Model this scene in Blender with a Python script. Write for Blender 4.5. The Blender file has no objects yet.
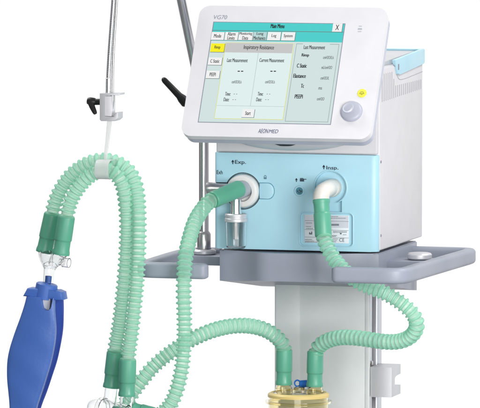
import bpy, bmesh, math, random
from mathutils import Vector, Matrix

random.seed(7)
SC = bpy.context.scene
COL = SC.collection
R = math.radians

# ------------------------------------------------------------------ camera
TH, PH, DIST, SCALE = R(15.8), R(4.5), 12.0, 500.0      # yaw, look-down, metres, photo pixels per metre
Z0 = 0.90                                               # height of the ventilator's underside
FWD = Vector((-math.sin(TH)*math.cos(PH), math.cos(TH)*math.cos(PH), -math.sin(PH)))
RGT = Vector((math.cos(TH), math.sin(TH), 0))
UPV = RGT.cross(FWD)
CAM = Vector((0, 0, Z0)) - FWD*DIST - RGT*((296-240)/SCALE) + UPV*((251-204)/SCALE)
cd = bpy.data.cameras.new('camera')
cam = bpy.data.objects.new('camera', cd)
COL.objects.link(cam)
cam.matrix_world = Matrix((RGT, UPV, -FWD)).transposed().to_4x4()
cam.location = CAM
cd.sensor_width = 36
cd.lens = 36*DIST/(480/SCALE)
cd.clip_start, cd.clip_end = 0.1, 200
SC.camera = cam

# ------------------------------------------------------------------ light
W = bpy.data.worlds.new("World")
SC.world = W
W.use_nodes = True
W.node_tree.nodes['Background'].inputs['Color'].default_value = (0.97, 0.985, 1.0, 1)
W.node_tree.nodes['Background'].inputs['Strength'].default_value = 0.20

def area(name, loc, target, size, power, color=(1, 1, 1), size_y=None):
    l = bpy.data.lights.new(name, 'AREA')
    l.shape = 'RECTANGLE'
    l.size, l.size_y = size, size_y or size
    l.energy = power
    l.color = color
    o = bpy.data.objects.new(name, l)
    COL.objects.link(o)
    o.location = loc
    o.rotation_euler = (Vector(target)-Vector(loc)).to_track_quat('-Z', 'Y').to_euler()
    return o

area('softbox_key', (1.1, -5.2, 1.25), (0, 0, 0.95), 2.4, 84, (1, 0.99, 0.975))
area('softbox_right', (1.25, -1.6, 1.15), (0.1, 0, 0.95), 0.8, 32, (1, 0.99, 0.98))
area('softbox_top', (-0.3, -0.9, 3.9), (0, 0, 1.0), 2.2, 3)
area('strip_light', (-3.6, -2.2, 1.9), (0, 0, 1.0), 0.5, 5, (0.96, 0.98, 1), 2.6)
for sx in (-1, 1):
    area('backdrop_lamp', (sx*2.4, 0.6, 4.2), (sx*0.6, 2.9, 1.0), 1.6, 118)
SC.view_settings.view_transform = 'Standard'
SC.view_settings.look = 'None'
SC.view_settings.exposure = 0
SC.view_settings.gamma = 1
SC.cycles.use_denoising = True
SC.cycles.max_bounces = 14
SC.cycles.transmission_bounces = 12
SC.cycles.transparent_max_bounces = 16
SC.cycles.caustics_refractive = True
SC.cycles.caustics_reflective = False

# ------------------------------------------------------------------ picking real points
def on_plane(px, py, p, n):
    d = FWD + RGT*((px-240)/SCALE/DIST) + UPV*((204-py)/SCALE/DIST)
    p, n = Vector(p), Vector(n)
    return CAM + d*((p-CAM).dot(n)/d.dot(n))
def at(px, py, y):
    return on_plane(px, py, (0, y, 0), (0, 1, 0))
def atx(px, py, x):
    return on_plane(px, py, (x, 0, 0), (1, 0, 0))

# ------------------------------------------------------------------ materials
def lin(c):
    return tuple(((v/255)/12.92 if v/255 <= .04045 else ((v/255+.055)/1.055)**2.4) for v in c)

def mat(name, rgb, rough=.4, metal=0, bump=0.0, bump_scale=900, var=0.0, spec=.5, trans=0, ior=1.45, sss=0, emit=0, coat=0):
    m = bpy.data.materials.new(name)
    m.use_nodes = True
    nt = m.node_tree
    b = nt.nodes['Principled BSDF']
    b.inputs['Base Color'].default_value = (*rgb, 1)
    b.inputs['Roughness'].default_value = rough
    b.inputs['Metallic'].default_value = metal
    b.inputs['Specular IOR Level'].default_value = spec
    b.inputs['Transmission Weight'].default_value = trans
    b.inputs['IOR'].default_value = ior
    b.inputs['Coat Weight'].default_value = coat
    if sss:
        b.inputs['Subsurface Weight'].default_value = sss
        b.inputs['Subsurface Radius'].default_value = (.01, .01, .01)
        b.inputs['Subsurface Scale'].default_value = .3
    if emit:
        b.inputs['Emission Color'].default_value = (*rgb, 1)
        b.inputs['Emission Strength'].default_value = emit
        b.inputs['Base Color'].default_value = (.01, .01, .01, 1)
    tc = nt.nodes.new('ShaderNodeTexCoord')
    if bump:
        n = nt.nodes.new('ShaderNodeTexNoise')
        n.inputs['Scale'].default_value = bump_scale
        n.inputs['Detail'].default_value = 3
        nt.links.new(tc.outputs['Object'], n.inputs['Vector'])
        bp = nt.nodes.new('ShaderNodeBump')
        bp.inputs['Strength'].default_value = bump
        bp.inputs['Distance'].default_value = .001
        nt.links.new(n.outputs['Fac'], bp.inputs['Height'])
        nt.links.new(bp.outputs['Normal'], b.inputs['Normal'])
    if bump and not emit and not trans:
        n = nt.nodes.new('ShaderNodeTexNoise')
        n.inputs['Scale'].default_value = 16
        n.inputs['Detail'].default_value = 6
        nt.links.new(tc.outputs['Object'], n.inputs['Vector'])
        hs = nt.nodes.new('ShaderNodeHueSaturation')
        hs.inputs['Color'].default_value = (*rgb, 1)
        mr = nt.nodes.new('ShaderNodeMapRange')
        mr.inputs['From Min'].default_value, mr.inputs['From Max'].default_value = .3, .7
        mr.inputs['To Min'].default_value, mr.inputs['To Max'].default_value = .965, 1.03
        nt.links.new(n.outputs['Fac'], mr.inputs['Value'])
        nt.links.new(mr.outputs['Result'], hs.inputs['Value'])
        nt.links.new(hs.outputs['Color'], b.inputs['Base Color'])
    if var:
        n = nt.nodes.new('ShaderNodeTexNoise')
        n.inputs['Scale'].default_value = 14
        n.inputs['Detail'].default_value = 5
        nt.links.new(tc.outputs['Object'], n.inputs['Vector'])
        mr = nt.nodes.new('ShaderNodeMapRange')
        mr.inputs['From Min'].default_value, mr.inputs['From Max'].default_value = .3, .7
        mr.inputs['To Min'].default_value, mr.inputs['To Max'].default_value = rough-var, rough+var
        nt.links.new(n.outputs['Fac'], mr.inputs['Value'])
        nt.links.new(mr.outputs['Result'], b.inputs['Roughness'])
    return m

def brushed(name, rgb, rough, stretch):
    m = mat(name, rgb, rough, 1)
    nt = m.node_tree
    b = nt.nodes['Principled BSDF']
    tc = nt.nodes.new('ShaderNodeTexCoord')
    mp = nt.nodes.new('ShaderNodeMapping')
    mp.inputs['Scale'].default_value = stretch
    n = nt.nodes.new('ShaderNodeTexNoise')
    n.inputs['Scale'].default_value = 1
    n.inputs['Detail'].default_value = 4
    nt.links.new(tc.outputs['Object'], mp.inputs['Vector'])
    nt.links.new(mp.outputs['Vector'], n.inputs['Vector'])
    bp = nt.nodes.new('ShaderNodeBump')
    bp.inputs['Strength'].default_value = .12
    bp.inputs['Distance'].default_value = .0006
    nt.links.new(n.outputs['Fac'], bp.inputs['Height'])
    nt.links.new(bp.outputs['Normal'], b.inputs['Normal'])
    return m

M = {}
M['white'] = mat('white_plastic', (.70, .70, .735), .38, bump=.06, var=.06)
M['house'] = mat('painted_steel', (.64, .635, .66), .42, bump=.12, bump_scale=700, var=.05)
M['rim'] = mat('lavender_rim', (.47, .50, .60), .35, bump=.05)
M['blue'] = mat('pale_blue_plastic', (.395, .65, .76), .35, bump=.05, var=.05)
M['bluegap'] = mat('panel_gap', (.07, .25, .33), .5)
M['tray'] = mat('grey_moulding', (.305, .33, .40), .42, bump=.12, bump_scale=600, var=.06)
M['trayin'] = mat('grey_moulding_inner', (.25, .27, .33), .5, bump=.1)
M['column'] = mat('column_paint', (.70, .735, .73), .38, bump=.08, var=.05)
M['alu'] = brushed('anodised_aluminium', (.50, .52, .57), .34, (60, 60, 900))
M['aluv'] = mat('silver_paint', (.62, .63, .66), .4, .35, bump=.08)
M['chrome'] = brushed('polished_steel', (.84, .84, .85), .22, (30, 30, 4))
M['steel'] = brushed('satin_steel', (.62, .62, .62), .3, (500, 500, 20))
M['black'] = mat('black_plastic', (.012, .012, .013), .42, bump=.15, bump_scale=500)
M['dark'] = mat('dark_recess', (.02, .022, .025), .7)
M['ink'] = mat('black_ink', (.03, .055, .08), .6)
M['greyink'] = mat('grey_ink', (.22, .23, .30), .5)
M['offwhite'] = mat('ivory_plastic', (.74, .72, .67), .33, sss=.15, bump=.05)
M['collar'] = mat('white_collar', (.74, .74, .73), .3, bump=.05)
M['greypl'] = mat('grey_plastic', (.36, .40, .44), .32, bump=.06)
M['knob'] = mat('knob_grey', (.42, .44, .52), .38, bump=.06)
M['slot'] = mat('slot_shadow', (.40, .40, .42), .7)
M['label'] = mat('foil_label', (.70, .75, .79), .4, 0)
M['labelhi'] = mat('foil_label_header', (.58, .60, .66), .4, 0)
M['cuff'] = mat('green_rubber', (.11, .395, .27), .36, bump=.1, bump_scale=300, var=.08, sss=.1)
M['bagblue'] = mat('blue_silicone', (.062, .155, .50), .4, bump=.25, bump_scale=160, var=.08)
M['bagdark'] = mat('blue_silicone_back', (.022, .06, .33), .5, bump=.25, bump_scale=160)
M['capblue'] = mat('blue_cap', (.02, .17, .62), .35, bump=.05)
M['yellow'] = mat('straw_gasket', (.78, .60, .24), .4, sss=.3, bump=.05)
M['clear'] = mat('clear_plastic', (.97, .98, .98), .04, trans=1, ior=1.42)
M['frost'] = mat('clouded_plastic', (.98, .985, .985), .07, trans=1, ior=1.42)
M['milky'] = mat('milky_plastic', (.93, .95, .95), .22, trans=.55, ior=1.4)
M['straw'] = mat('straw_clear_plastic', (.96, .90, .68), .06, trans=1, ior=1.42)
M['yellowdot'] = mat('yellow_key', (.74, .72, .08), .4)
# screen colours give off light
E = .92
M['s_back'] = mat('screen_grey_green', lin((214, 232, 230)), .25, emit=E)
M['s_teal'] = mat('screen_teal', lin((72, 212, 208)), .25, emit=E)
M['s_pane'] = mat('screen_pane', lin((229, 246, 245)), .25, emit=E)
M['s_head'] = mat('screen_header', lin((204, 203, 204)), .25, emit=E)
M['s_yel'] = mat('screen_yellow', lin((255, 246, 10)), .25, emit=E)
M['s_btn'] = mat('screen_button_face', lin((248, 248, 248)), .25, emit=E)
M['s_sel'] = mat('screen_button_selected', lin((190, 220, 218)), .25, emit=E)
M['s_pale'] = mat('screen_pale_line', lin((190, 206, 206)), .25, emit=E)
M['s_line'] = mat('screen_line', lin((150, 165, 165)), .25, emit=E)
M['s_yline'] = mat('screen_yellow_line', lin((228, 230, 130)), .25, emit=E)
M['s_shade'] = mat('screen_button_edge', lin((110, 125, 125)), .25, emit=E)
M['s_txt'] = mat('screen_text_ink', lin((25, 28, 30)), .25, emit=E)
M['s_grey'] = mat('screen_text_grey', lin((95, 105, 105)), .25, emit=E)

def hose_material(name, base, through, tint, clear0, clear1):
    m = bpy.data.materials.new(name)
    m.use_nodes = True
    nt = m.node_tree
    b = nt.nodes['Principled BSDF']
    b.inputs['Base Color'].default_value = (*base, 1)
    b.inputs['Roughness'].default_value = .32
    tr = nt.nodes.new('ShaderNodeBsdfTranslucent')
    tr.inputs['Color'].default_value = (*through, 1)
    tp = nt.nodes.new('ShaderNodeBsdfTransparent')
    tp.inputs['Color'].default_value = (*tint, 1)
    m1 = nt.nodes.new('ShaderNodeMixShader')
    m1.inputs[0].default_value = .42
    m2 = nt.nodes.new('ShaderNodeMixShader')
    lw = nt.nodes.new('ShaderNodeLayerWeight')
    lw.inputs['Blend'].default_value = .5
    mr = nt.nodes.new('ShaderNodeMapRange')           # a wall seen edge-on is thicker plastic than one seen square
    mr.inputs['To Min'].default_value, mr.inputs['To Max'].default_value = clear0, clear1
    mr.inputs['From Max'].default_value = .75
    nt.links.new(lw.outputs['Facing'], mr.inputs['Value'])
    nt.links.new(mr.outputs['Result'], m2.inputs[0])
    nt.links.new(b.outputs[0], m1.inputs[1])
    nt.links.new(tr.outputs[0], m1.inputs[2])
    nt.links.new(m1.outputs[0], m2.inputs[1])
    nt.links.new(tp.outputs[0], m2.inputs[2])
    nt.links.new(m2.outputs[0], nt.nodes['Material Output'].inputs['Surface'])
    tc = nt.nodes.new('ShaderNodeTexCoord')
    n = nt.nodes.new('ShaderNodeTexNoise')
    n.inputs['Scale'].default_value = 120
    nt.links.new(tc.outputs['Object'], n.inputs['Vector'])
    bp = nt.nodes.new('ShaderNodeBump')
    bp.inputs['Strength'].default_value = .15
    bp.inputs['Distance'].default_value = .001
    nt.links.new(n.outputs['Fac'], bp.inputs['Height'])
    nt.links.new(bp.outputs['Normal'], b.inputs['Normal'])
    return m
M['hose'] = hose_material('mint_hose_rib', (.40, .77, .60), (.58, .91, .77), (.80, .95, .88), .42, .03)
M['hosewall'] = hose_material('mint_hose_thin_wall', (.58, .82, .70), (.72, .92, .82), (.93, .97, .93), .62, .06)

# ------------------------------------------------------------------ object helpers
ORI = {}
def thing(name, label, cat, loc=(0, 0, 0), group=None):
    o = bpy.data.objects.new(name, None)
    COL.objects.link(o)
    o.empty_display_size = .05
    o.location = loc
    ORI[o.name] = Vector(loc)
    o['label'] = label
    o['category'] = cat
    if group:
        o['group'] = group
    return o

def obj(name, bm, m, parent=None, sharp=32, recalc=True, label=None):
    if recalc:
        bmesh.ops.recalc_face_normals(bm, faces=bm.faces[:])
    off = ORI[parent.name] if parent else Vector()
    if parent:
        bmesh.ops.translate(bm, verts=bm.verts[:], vec=-off)
    me = bpy.data.meshes.new(name)
    for f in bm.faces:
        f.smooth = True
    bm.to_mesh(me)
    bm.free()
    me.set_sharp_from_angle(angle=R(sharp))
    for k in (m if isinstance(m, (list, tuple)) else [m]):
        me.materials.append(k)
    o = bpy.data.objects.new(name, me)
    COL.objects.link(o)
    o.parent = parent
    ORI[o.name] = off
    if label:
        o['label'] = label
    return o

def box(bm, lo, hi, bev=0.0, seg=2, mtx=None):
    lo, hi = Vector(lo), Vector(hi)
    r = bmesh.ops.create_cube(bm, size=1)
    vs = r['verts']
    for v in vs:
        v.co = Vector([(lo[i]+hi[i])/2 + v.co[i]*(hi[i]-lo[i]) for i in range(3)])
    if bev:
        es = list({e for v in vs for e in v.link_edges})
        rr = bmesh.ops.bevel(bm, geom=es, offset=bev, segments=seg, affect='EDGES', profile=.5)
        vs = list({v for f in rr['faces'] for v in f.verts} | {v for v in vs if v.is_valid})
    if mtx:
        for v in vs:
            v.co = mtx @ v.co
    return vs

def prism(bm, pts, ext, bev=0.0, seg=3, both=False):
    """closed outline of 3-D points pushed along ext; bev rounds the rim of the first face (both: of the far one too)"""
    ext = Vector(ext)
    a = [bm.verts.new(p) for p in pts]
    b = [bm.verts.new(Vector(p)+ext) for p in pts]
    n = len(pts)
    f0 = bm.faces.new(a)
    f1 = bm.faces.new(b[::-1])
    for i in range(n):
        bm.faces.new((a[i], b[i], b[(i+1) % n], a[(i+1) % n]))
    if bev:
        es = list(f0.edges) + (list(f1.edges) if both else [])
        bmesh.ops.bevel(bm, geom=es, offset=bev, segments=seg, affect='EDGES', profile=.5, clamp_overlap=True)

def rrect(w, h, r, seg=8):
    out = []
    for cx, cy, a0 in ((w/2-r, h/2-r, 0), (-w/2+r, h/2-r, 90), (-w/2+r, -h/2+r, 180), (w/2-r, -h/2+r, 270)):
        for i in range(seg+1):
            a = R(a0+90*i/seg)
            out.append((cx+r*math.cos(a), cy+r*math.sin(a)))
    return out

def frame(d):
    d = Vector(d).normalized()
    t = Vector((0, 0, 1)) if abs(d.z) < .9 else Vector((0, 1, 0))
    x = d.cross(t).normalized()
    return x, x.cross(d).normalized(), d

def lathe(bm, prof, p0, d, seg=48, closed=False, sx=1, sy=1):
    """prof: (distance along d, radius); closed joins last ring to first (a wall with thickness)"""
    x, y, d = frame(d)
    p0 = Vector(p0)
    rings = []
    for s, r in prof:
        if r < 1e-6:
            rings.append([bm.verts.new(p0+d*s)])
        else:
            rings.append([bm.verts.new(p0+d*s+(x*math.cos(2*math.pi*k/seg)*sx+y*math.sin(2*math.pi*k/seg)*sy)*r) for k in range(seg)])
    pairs = list(zip(rings, rings[1:]))
    if closed:
        pairs.append((rings[-1], rings[0]))
    for a, b in pairs:
        for k in range(seg):
            k2 = (k+1) % seg
            if len(a) == 1 and len(b) == 1:
                continue
            if len(a) == 1:
                bm.faces.new((a[0], b[k], b[k2]))
            elif len(b) == 1:
                bm.faces.new((a[k], b[0], a[k2]))
            else:
                bm.faces.new((a[k], b[k], b[k2], a[k2]))

def cyl(bm, p0, p1, r, r1=None, bev=.0006, seg=40):
    p0, p1 = Vector(p0), Vector(p1)
    L = (p1-p0).length
    r1 = r if r1 is None else r1
    bev = min(bev, L*.3, r*.5)
    lathe(bm, [(0, 0), (0, r-bev), (bev, r), (L-bev, r1), (L, r1-bev), (L, 0)], p0, p1-p0, seg)

def spline(pts, step):
    """Catmull-Rom through pts (x, y, z[, r]) resampled at even steps"""
    P = [Vector(p) for p in pts]
    P = [P[0]*2-P[1]] + P + [P[-1]*2-P[-2]]
    dense = []
    for i in range(1, len(P)-2):
        for k in range(40):
            t = k/40
            dense.append(.5*((2*P[i]) + (P[i+1]-P[i-1])*t + (2*P[i-1]-5*P[i]+4*P[i+1]-P[i+2])*t*t + (3*P[i]-P[i-1]-3*P[i+1]+P[i+2])*t**3))
    dense.append(P[-2])
    out = [dense[0]]
    acc = 0
    for a, b in zip(dense, dense[1:]):
        L = (b-a).length
        while acc+L >= step:
            t = (step-acc)/L
            a = a.lerp(b, t)
            out.append(a)
            L = (b-a).length
            acc = 0
        acc += L
    if (dense[-1]-out[-1]).length > step*.3:
        out.append(dense[-1])
    return out

def sweep(bm, path, section, caps=True, closed_path=False, up=None):
    """section(i, n) -> list of 2-D offsets; carried along path without twisting"""
    n = len(path)
    T = []
    for i in range(n):
        a, b = path[max(i-1, 0)], path[min(i+1, n-1)]
        T.append((b-a).normalized())
    if up is not None:
        N = [(up-T[0]*up.dot(T[0])).normalized()]
    else:
        N = [frame(T[0])[0]]
    for i in range(1, n):
        if up is not None:
            v = up-T[i]*up.dot(T[i])
        else:
            v = N[-1]-T[i]*N[-1].dot(T[i])
        N.append(v.normalized())
    rings = []
    for i in range(n):
        B = T[i].cross(N[i])
        rings.append([bm.verts.new(path[i]+N[i]*u+B*v) for u, v in section(i, n)])
    m = len(rings[0])
    for a, b in zip(rings, rings[1:]):
        for k in range(m):
            bm.faces.new((a[k], a[(k+1) % m], b[(k+1) % m], b[k]))
    if caps:
        bm.faces.new(rings[0][::-1])
        bm.faces.new(rings[-1])

def circ(r, seg=24):
    return [(r*math.cos(2*math.pi*k/seg), r*math.sin(2*math.pi*k/seg)) for k in range(seg)]

def tube(bm, pts, r, step=.004, seg=24):
    sweep(bm, spline(pts, step), lambda i, n: circ(r, seg))

def cut(target, bm_cut):
    """take a cutter away from a finished mesh"""
    bmesh.ops.recalc_face_normals(bm_cut, faces=bm_cut.faces[:])
    me = bpy.data.meshes.new('cutter')
    bm_cut.to_mesh(me)
    bm_cut.free()
    c = bpy.data.objects.new('cutter', me)
    COL.objects.link(c)
    c.location = ORI[target.name]*-1
    md = target.modifiers.new('cut', 'BOOLEAN')
    md.operation = 'DIFFERENCE'
    md.solver = 'EXACT'
    md.object = c
    par = target.parent
    target.parent = None
    bpy.context.view_layer.update()
    new = bpy.data.meshes.new_from_object(target.evaluated_get(bpy.context.evaluated_depsgraph_get()))
    target.modifiers.clear()
    target.data = new
    target.parent = par
    bpy.data.objects.remove(c)
    for p in new.polygons:
        p.use_smooth = True
    new.set_sharp_from_angle(angle=R(32))

def text(bm, s, centre, ux, uy, w=None, h=.01, weight=0.0, depth=.0002, shear=0.0):
    """letters s fitted into a w x h box round centre in the plane (ux, uy)"""
    c = bpy.data.curves.new('letters', 'FONT')
    c.body = s
    c.resolution_u = 3
    c.offset = weight
    c.shear = shear
    o = bpy.data.objects.new('letters', c)
    COL.objects.link(o)
    bpy.context.view_layer.update()
    me = bpy.data.meshes.new_from_object(o.evaluated_get(bpy.context.evaluated_depsgraph_get()))
    bpy.data.objects.remove(o)
    xs = [v.co.x for v in me.vertices]
    ys = [v.co.y for v in me.vertices]
    x0, x1, y0, y1 = min(xs), max(xs), min(ys), max(ys)
    kx = h/(y1-y0) if w is None else w/(x1-x0)
    ky = h/(y1-y0)
    nz = Vector(ux).cross(Vector(uy))
    vs = [bm.verts.new(Vector(centre)+Vector(ux)*((v.co.x-(x0+x1)/2)*kx)+Vector(uy)*((v.co.y-(y0+y1)/2)*ky)+nz*depth) for v in me.vertices]
    for p in me.polygons:
        try:
            bm.faces.new([vs[i] for i in p.vertices])
        except ValueError:
            pass
    bpy.data.meshes.remove(me)

def slab(bm, centre, ux, uy, w, h, w0, w1):
    """thin block w x h in the plane, from height w0 to w1 above it"""
    ux, uy = Vector(ux), Vector(uy)
    nz = ux.cross(uy)
    c = Vector(centre)
    q = [c+ux*(sx*w/2)+uy*(sy*h/2)+nz*w1 for sx, sy in ((-1, -1), (1, -1), (1, 1), (-1, 1))]
    prism(bm, q, nz*(w0-w1))

X, Y, Z = Vector((1, 0, 0)), Vector((0, 1, 0)), Vector((0, 0, 1))

# ------------------------------------------------------------------ backdrop
bm = bmesh.new()
prof = [(1.55, .002), (1.9, .002)]
for i in range(1, 17):
    a = R(90*i/16)
    prof.append((1.9+1.4*math.sin(a), 1.402-1.4*math.cos(a)))
prof.append((3.3, 8))
va = [bm.verts.new((-11, y, z)) for y, z in prof]
vb = [bm.verts.new((11, y, z)) for y, z in prof]
for i in range(len(prof)-1):
    bm.faces.new((va[i], vb[i], vb[i+1], va[i+1]))
bd = obj('backdrop', bm, mat('white_paper_sweep', (.88, .88, .88), .8, var=.05), recalc=False, sharp=60)
bd['kind'] = 'structure'
bm = bmesh.new()
bm.faces.new([bm.verts.new(p) for p in ((-14, -18, 0), (14, -18, 0), (14, 5, 0), (-14, 5, 0))])
fl_ = obj('floor', bm, mat('studio_floor', (.20, .20, .21), .6, bump=.1, bump_scale=40, var=.05), recalc=False)  # unseen floor, its grey chosen to cut bounce onto undersides and chrome
fl_['kind'] = 'structure'

# ------------------------------------------------------------------ trolley
tro = thing('trolley', 'grey trolley with curved side handles and pale column under the blue and white ventilator', 'trolley', (0, .24, 0))

# tray: faceted front, underside falling towards the back
bm = bmesh.new()
def facet(sgn):                                          # rounded shoulder, then a shallow hollow to the side
    pts = []
    for i in range(7):
        t = i/6
        A_, B_, C_ = Vector((.046, -.03)), Vector((.063, -.03)), Vector((.076, -.0215))
        pts.append(A_.lerp(B_, t).lerp(B_.lerp(C_, t), t))
    for i in range(1, 9):
        t = i/9
        pts.append(Vector((.076+.089*t, -.0215+.0415*t+.008*math.sin(math.pi*t))))
    pts.append(Vector((.165, .022)))
    return [(sgn*p.x, p.y) for p in pts]
plan = facet(1) + [(.165, .335), (-.165, .335)] + facet(-1)[::-1]
def under(y):
    return .841 - max(0, y+.03)*.125
top = [bm.verts.new((x, y, .897)) for x, y in plan]
bot = [bm.verts.new((x, y, under(y))) for x, y in plan]
bm.faces.new(top)
n = len(plan)
for i in range(n):
    bm.faces.new((top[i], bot[i], bot[(i+1) % n], top[(i+1) % n]))
bm.faces.new(bot[::-1])
bmesh.ops.bevel(bm, geom=[e for e in bm.edges if e.verts[0] in top and e.verts[1] in top], offset=.002, segments=2, affect='EDGES')
obj('tray', bm, M['tray'], tro, sharp=30)

def bar_section(w, h, r):
    return [(v, u) for u, v in rrect(w, h, r, 5)]
def handle(pts, name='side_handle'):
    bm = bmesh.new()
    path = spline(pts, .006)
    n = len(path)
    def sec(i, m):
        k = min(i, m-1-i)*.006
        s = 1 if k > .010 else math.sqrt(max(.04, 1-(1-k/.010)**2))
        return [(u*(.7+.3*s), v*s) for u, v in bar_section(.026, .031, .008)]
    sweep(bm, path, sec, up=Z)
    return obj(name, bm, M['tray'], tro, sharp=50)
zb = .8725
handle([(.125, -.19, zb), (.18, -.19, zb), (.236, -.19, zb), (.256, -.185, zb), (.266, -.168, zb), (.270, -.10, zb), (.277, .05, zb), (.284, .2, zb), (.287, .27, zb), (.283, .298, zb), (.262, .308, zb), (.22, .309, zb), (.15, .309, zb)])
handle([(-.128, -.19, zb), (-.18, -.19, zb), (-.236, -.19, zb), (-.256, -.185, zb), (-.266, -.168, zb), (-.268, -.10, zb), (-.270, .02, zb), (-.268, .10, zb), (-.26, .145, zb), (-.235, .165, zb), (-.20, .168, zb)])
for s in (-1, 1):
    bm = bmesh.new()
    box(bm, (min(s*.16, s*.258), .09, .858), (max(s*.16, s*.258), .175, .877), .003)
    obj('handle_bracket', bm, M['tray'], tro)
bm = bmesh.new()
lathe(bm, [(0, 0), (0, .023), (.002, .025), (.009, .025), (.012, .0225), (.013, .018), (.0125, 0)], (.222, .13, .8785), Z)
obj('pole_socket_cap', bm, M['aluv'], tro)

# column
bm = bmesh.new()
box(bm, (-.1, .20, .06), (.0905, .30, .845), .002)
box(bm, (.0905, .2004, .06), (.1, .208, .845), .0015)
obj('column', bm, M['column'], tro)
bm = bmesh.new()
box(bm, (-.097, .198, .06), (-.046, .2005, .84), .0008)
obj('column_cover', bm, M['column'], tro)
bm = bmesh.new()
box(bm, (.091, .209, .06), (.094, .285, .84))
box(bm, (.091, .262, .06), (.1, .30, .84), .001)
obj('rail_slot', bm, M['alu'], tro)
bm = bmesh.new()
box(bm, (.0942, .252, .06), (.0965, .2615, .84))
obj('rail_groove', bm, M['slot'], tro)
bm = bmesh.new()
box(bm, (-.24, .0, .05), (.24, .5, .1), .02, 4)
obj('base', bm, M['tray'], tro)
for x in (-.2, .2):
    for y in (.05, .45):
        bm = bmesh.new()
        cyl(bm, (x-.012, y, .025), (x+.012, y, .025), .025, bev=.004)
        box(bm, (x-.005, y-.006, .025), (x+.005, y+.006, .052))
        obj('castor', bm, M['black'], tro)

# C-shaped clamp on the column's rail
rc = thing('rail_clamp', 'silver C-shaped block clamped on the side rail of the column', 'clamp', (.12, .24, .66))
p0 = at(380.5, 368, .205)
x0, x1 = .1005, .1005+.045
zt, zbm = at(390, 367.5, .205).z, at(390, 397.5, .205).z
h = zt-zbm
bm = bmesh.new()
cpts = [(0, 0), (.075, 0), (.075, .31), (.034, .31), (.026, .36), (.026, .62), (.034, .67), (.075, .67), (.075, 1), (0, 1)]
prism(bm, [(x0, .205+y, zbm+z*h) for y, z in cpts], (x1-x0, 0, 0), .0012, 2, True)
obj('clamp_body', bm, M['aluv'], rc)
for k, zz in enumerate((.07, .5, .88)):
    bm = bmesh.new()
    box(bm, (.0942, .212, zbm+zz*h-.003), (.1003, .246, zbm+zz*h+.003), .001)
    cyl(bm, (.0942, .228, zbm+zz*h+.013), (.0995, .228, zbm+zz*h+.013), .005)
    obj('bolt', bm, M['steel'], rc)
bm = bmesh.new()
box(bm, (.0941, .214, zbm+.002), (.0985, .25, zt-.002), .001)
obj('slot_plate', bm, mat('bone_plastic', (.5, .47, .40), .5, bump=.1), rc)

# ------------------------------------------------------------------ ventilator
ven = thing('ventilator', 'white and pale blue ventilator with a tilted touch screen standing on the grey trolley', 'ventilator', (0, .18, Z0))
HW = .17
bm = bmesh.new()
box(bm, (-HW, .0125, Z0+.003), (HW, .362, 1.268), .004, 3)
box(bm, (-HW+.004, .0005, Z0+.1965), (HW-.003, .06, 1.262), .003, 3)
house = obj('housing', bm, M['house'], ven)
# recessed top between raised rims
bm = bmesh.new()
box(bm, (-HW+.014, .05, 1.2676), (HW-.014, .335, 1.2702), .001)
obj('top_cover', bm, mat('top_grey', (.52, .53, .55), .4, bump=.1), house)

# front panel with its wells
bm = bmesh.new()
XL, XR = -HW, HW-.0015
sec = [(XL, .0165)]
for i in range(0, 7):
    a = R(90*i/6)
    sec.append((XL+.008*(1-math.cos(a)), .008-.008*math.sin(a)))
for i in range(0, 7):
    a = R(90*i/6)
    sec.append((XR-.014+.014*math.sin(a), .011-.011*math.cos(a)))
sec += [(XR, .0165)]
prism(bm, [(x, y, Z0+.0015) for x, y in sec], (0, 0, .193), .0015, 2, True)
panel = obj('front_panel', bm, M['blue'], ven, sharp=40)

PX = lambda px, py: at(px, py, 0)
ce, ci = PX(243, 191), PX(330.5, 187.5)
def keyhole(bm, grow, y0, y1):
    """inspiratory well: circle with a stem reaching the label plate"""
    r = .0325+grow
    sx = .0115+grow
    zb_ = PX(330, 213).z
    a0 = math.asin(min(.95, sx/r))
    pts = []
    N = 40
    for i in range(N+1):
        a = -math.pi/2 + a0 + (2*math.pi-2*a0)*i/N
        pts.append((ci.x+r*math.cos(a), ci.z+r*math.sin(a)))
    xo = .012
    pts.append((ci.x-sx, zb_))
    pts.append((ci.x+sx+xo, zb_))
    pts.append((ci.x+sx+xo, ci.z-r*.80))
    prism(bm, [(x, y0, z) for x, z in pts], (0, y1-y0, 0))
c1 = bmesh.new()
keyhole(c1, 0, -.01, .010)
cut(panel, c1)
c1 = bmesh.new()
cyl(c1, (ce.x, -.01, ce.z), (ce.x, .010, ce.z), .0355, bev=.0001)
cut(panel, c1)
c1 = bmesh.new()
lp0, lp1 = PX(300, 212.5), PX(352.5, 246.5)
lc = (lp0+lp1)/2
lw, lh = lp1.x-lp0.x, lp0.z-lp1.z
prism(c1, [(lc.x+x, -.01, lc.z+z) for x, z in rrect(lw, lh, .008, 5)], (0, .0155, 0))
cut(panel, c1)
c1 = bmesh.new()
e0, e1 = PX(205, 182), PX(224, 195)
box(c1, (e0.x, -.01, e1.z), (ce.x-.02, .012, e0.z))
cut(panel, c1)
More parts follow.
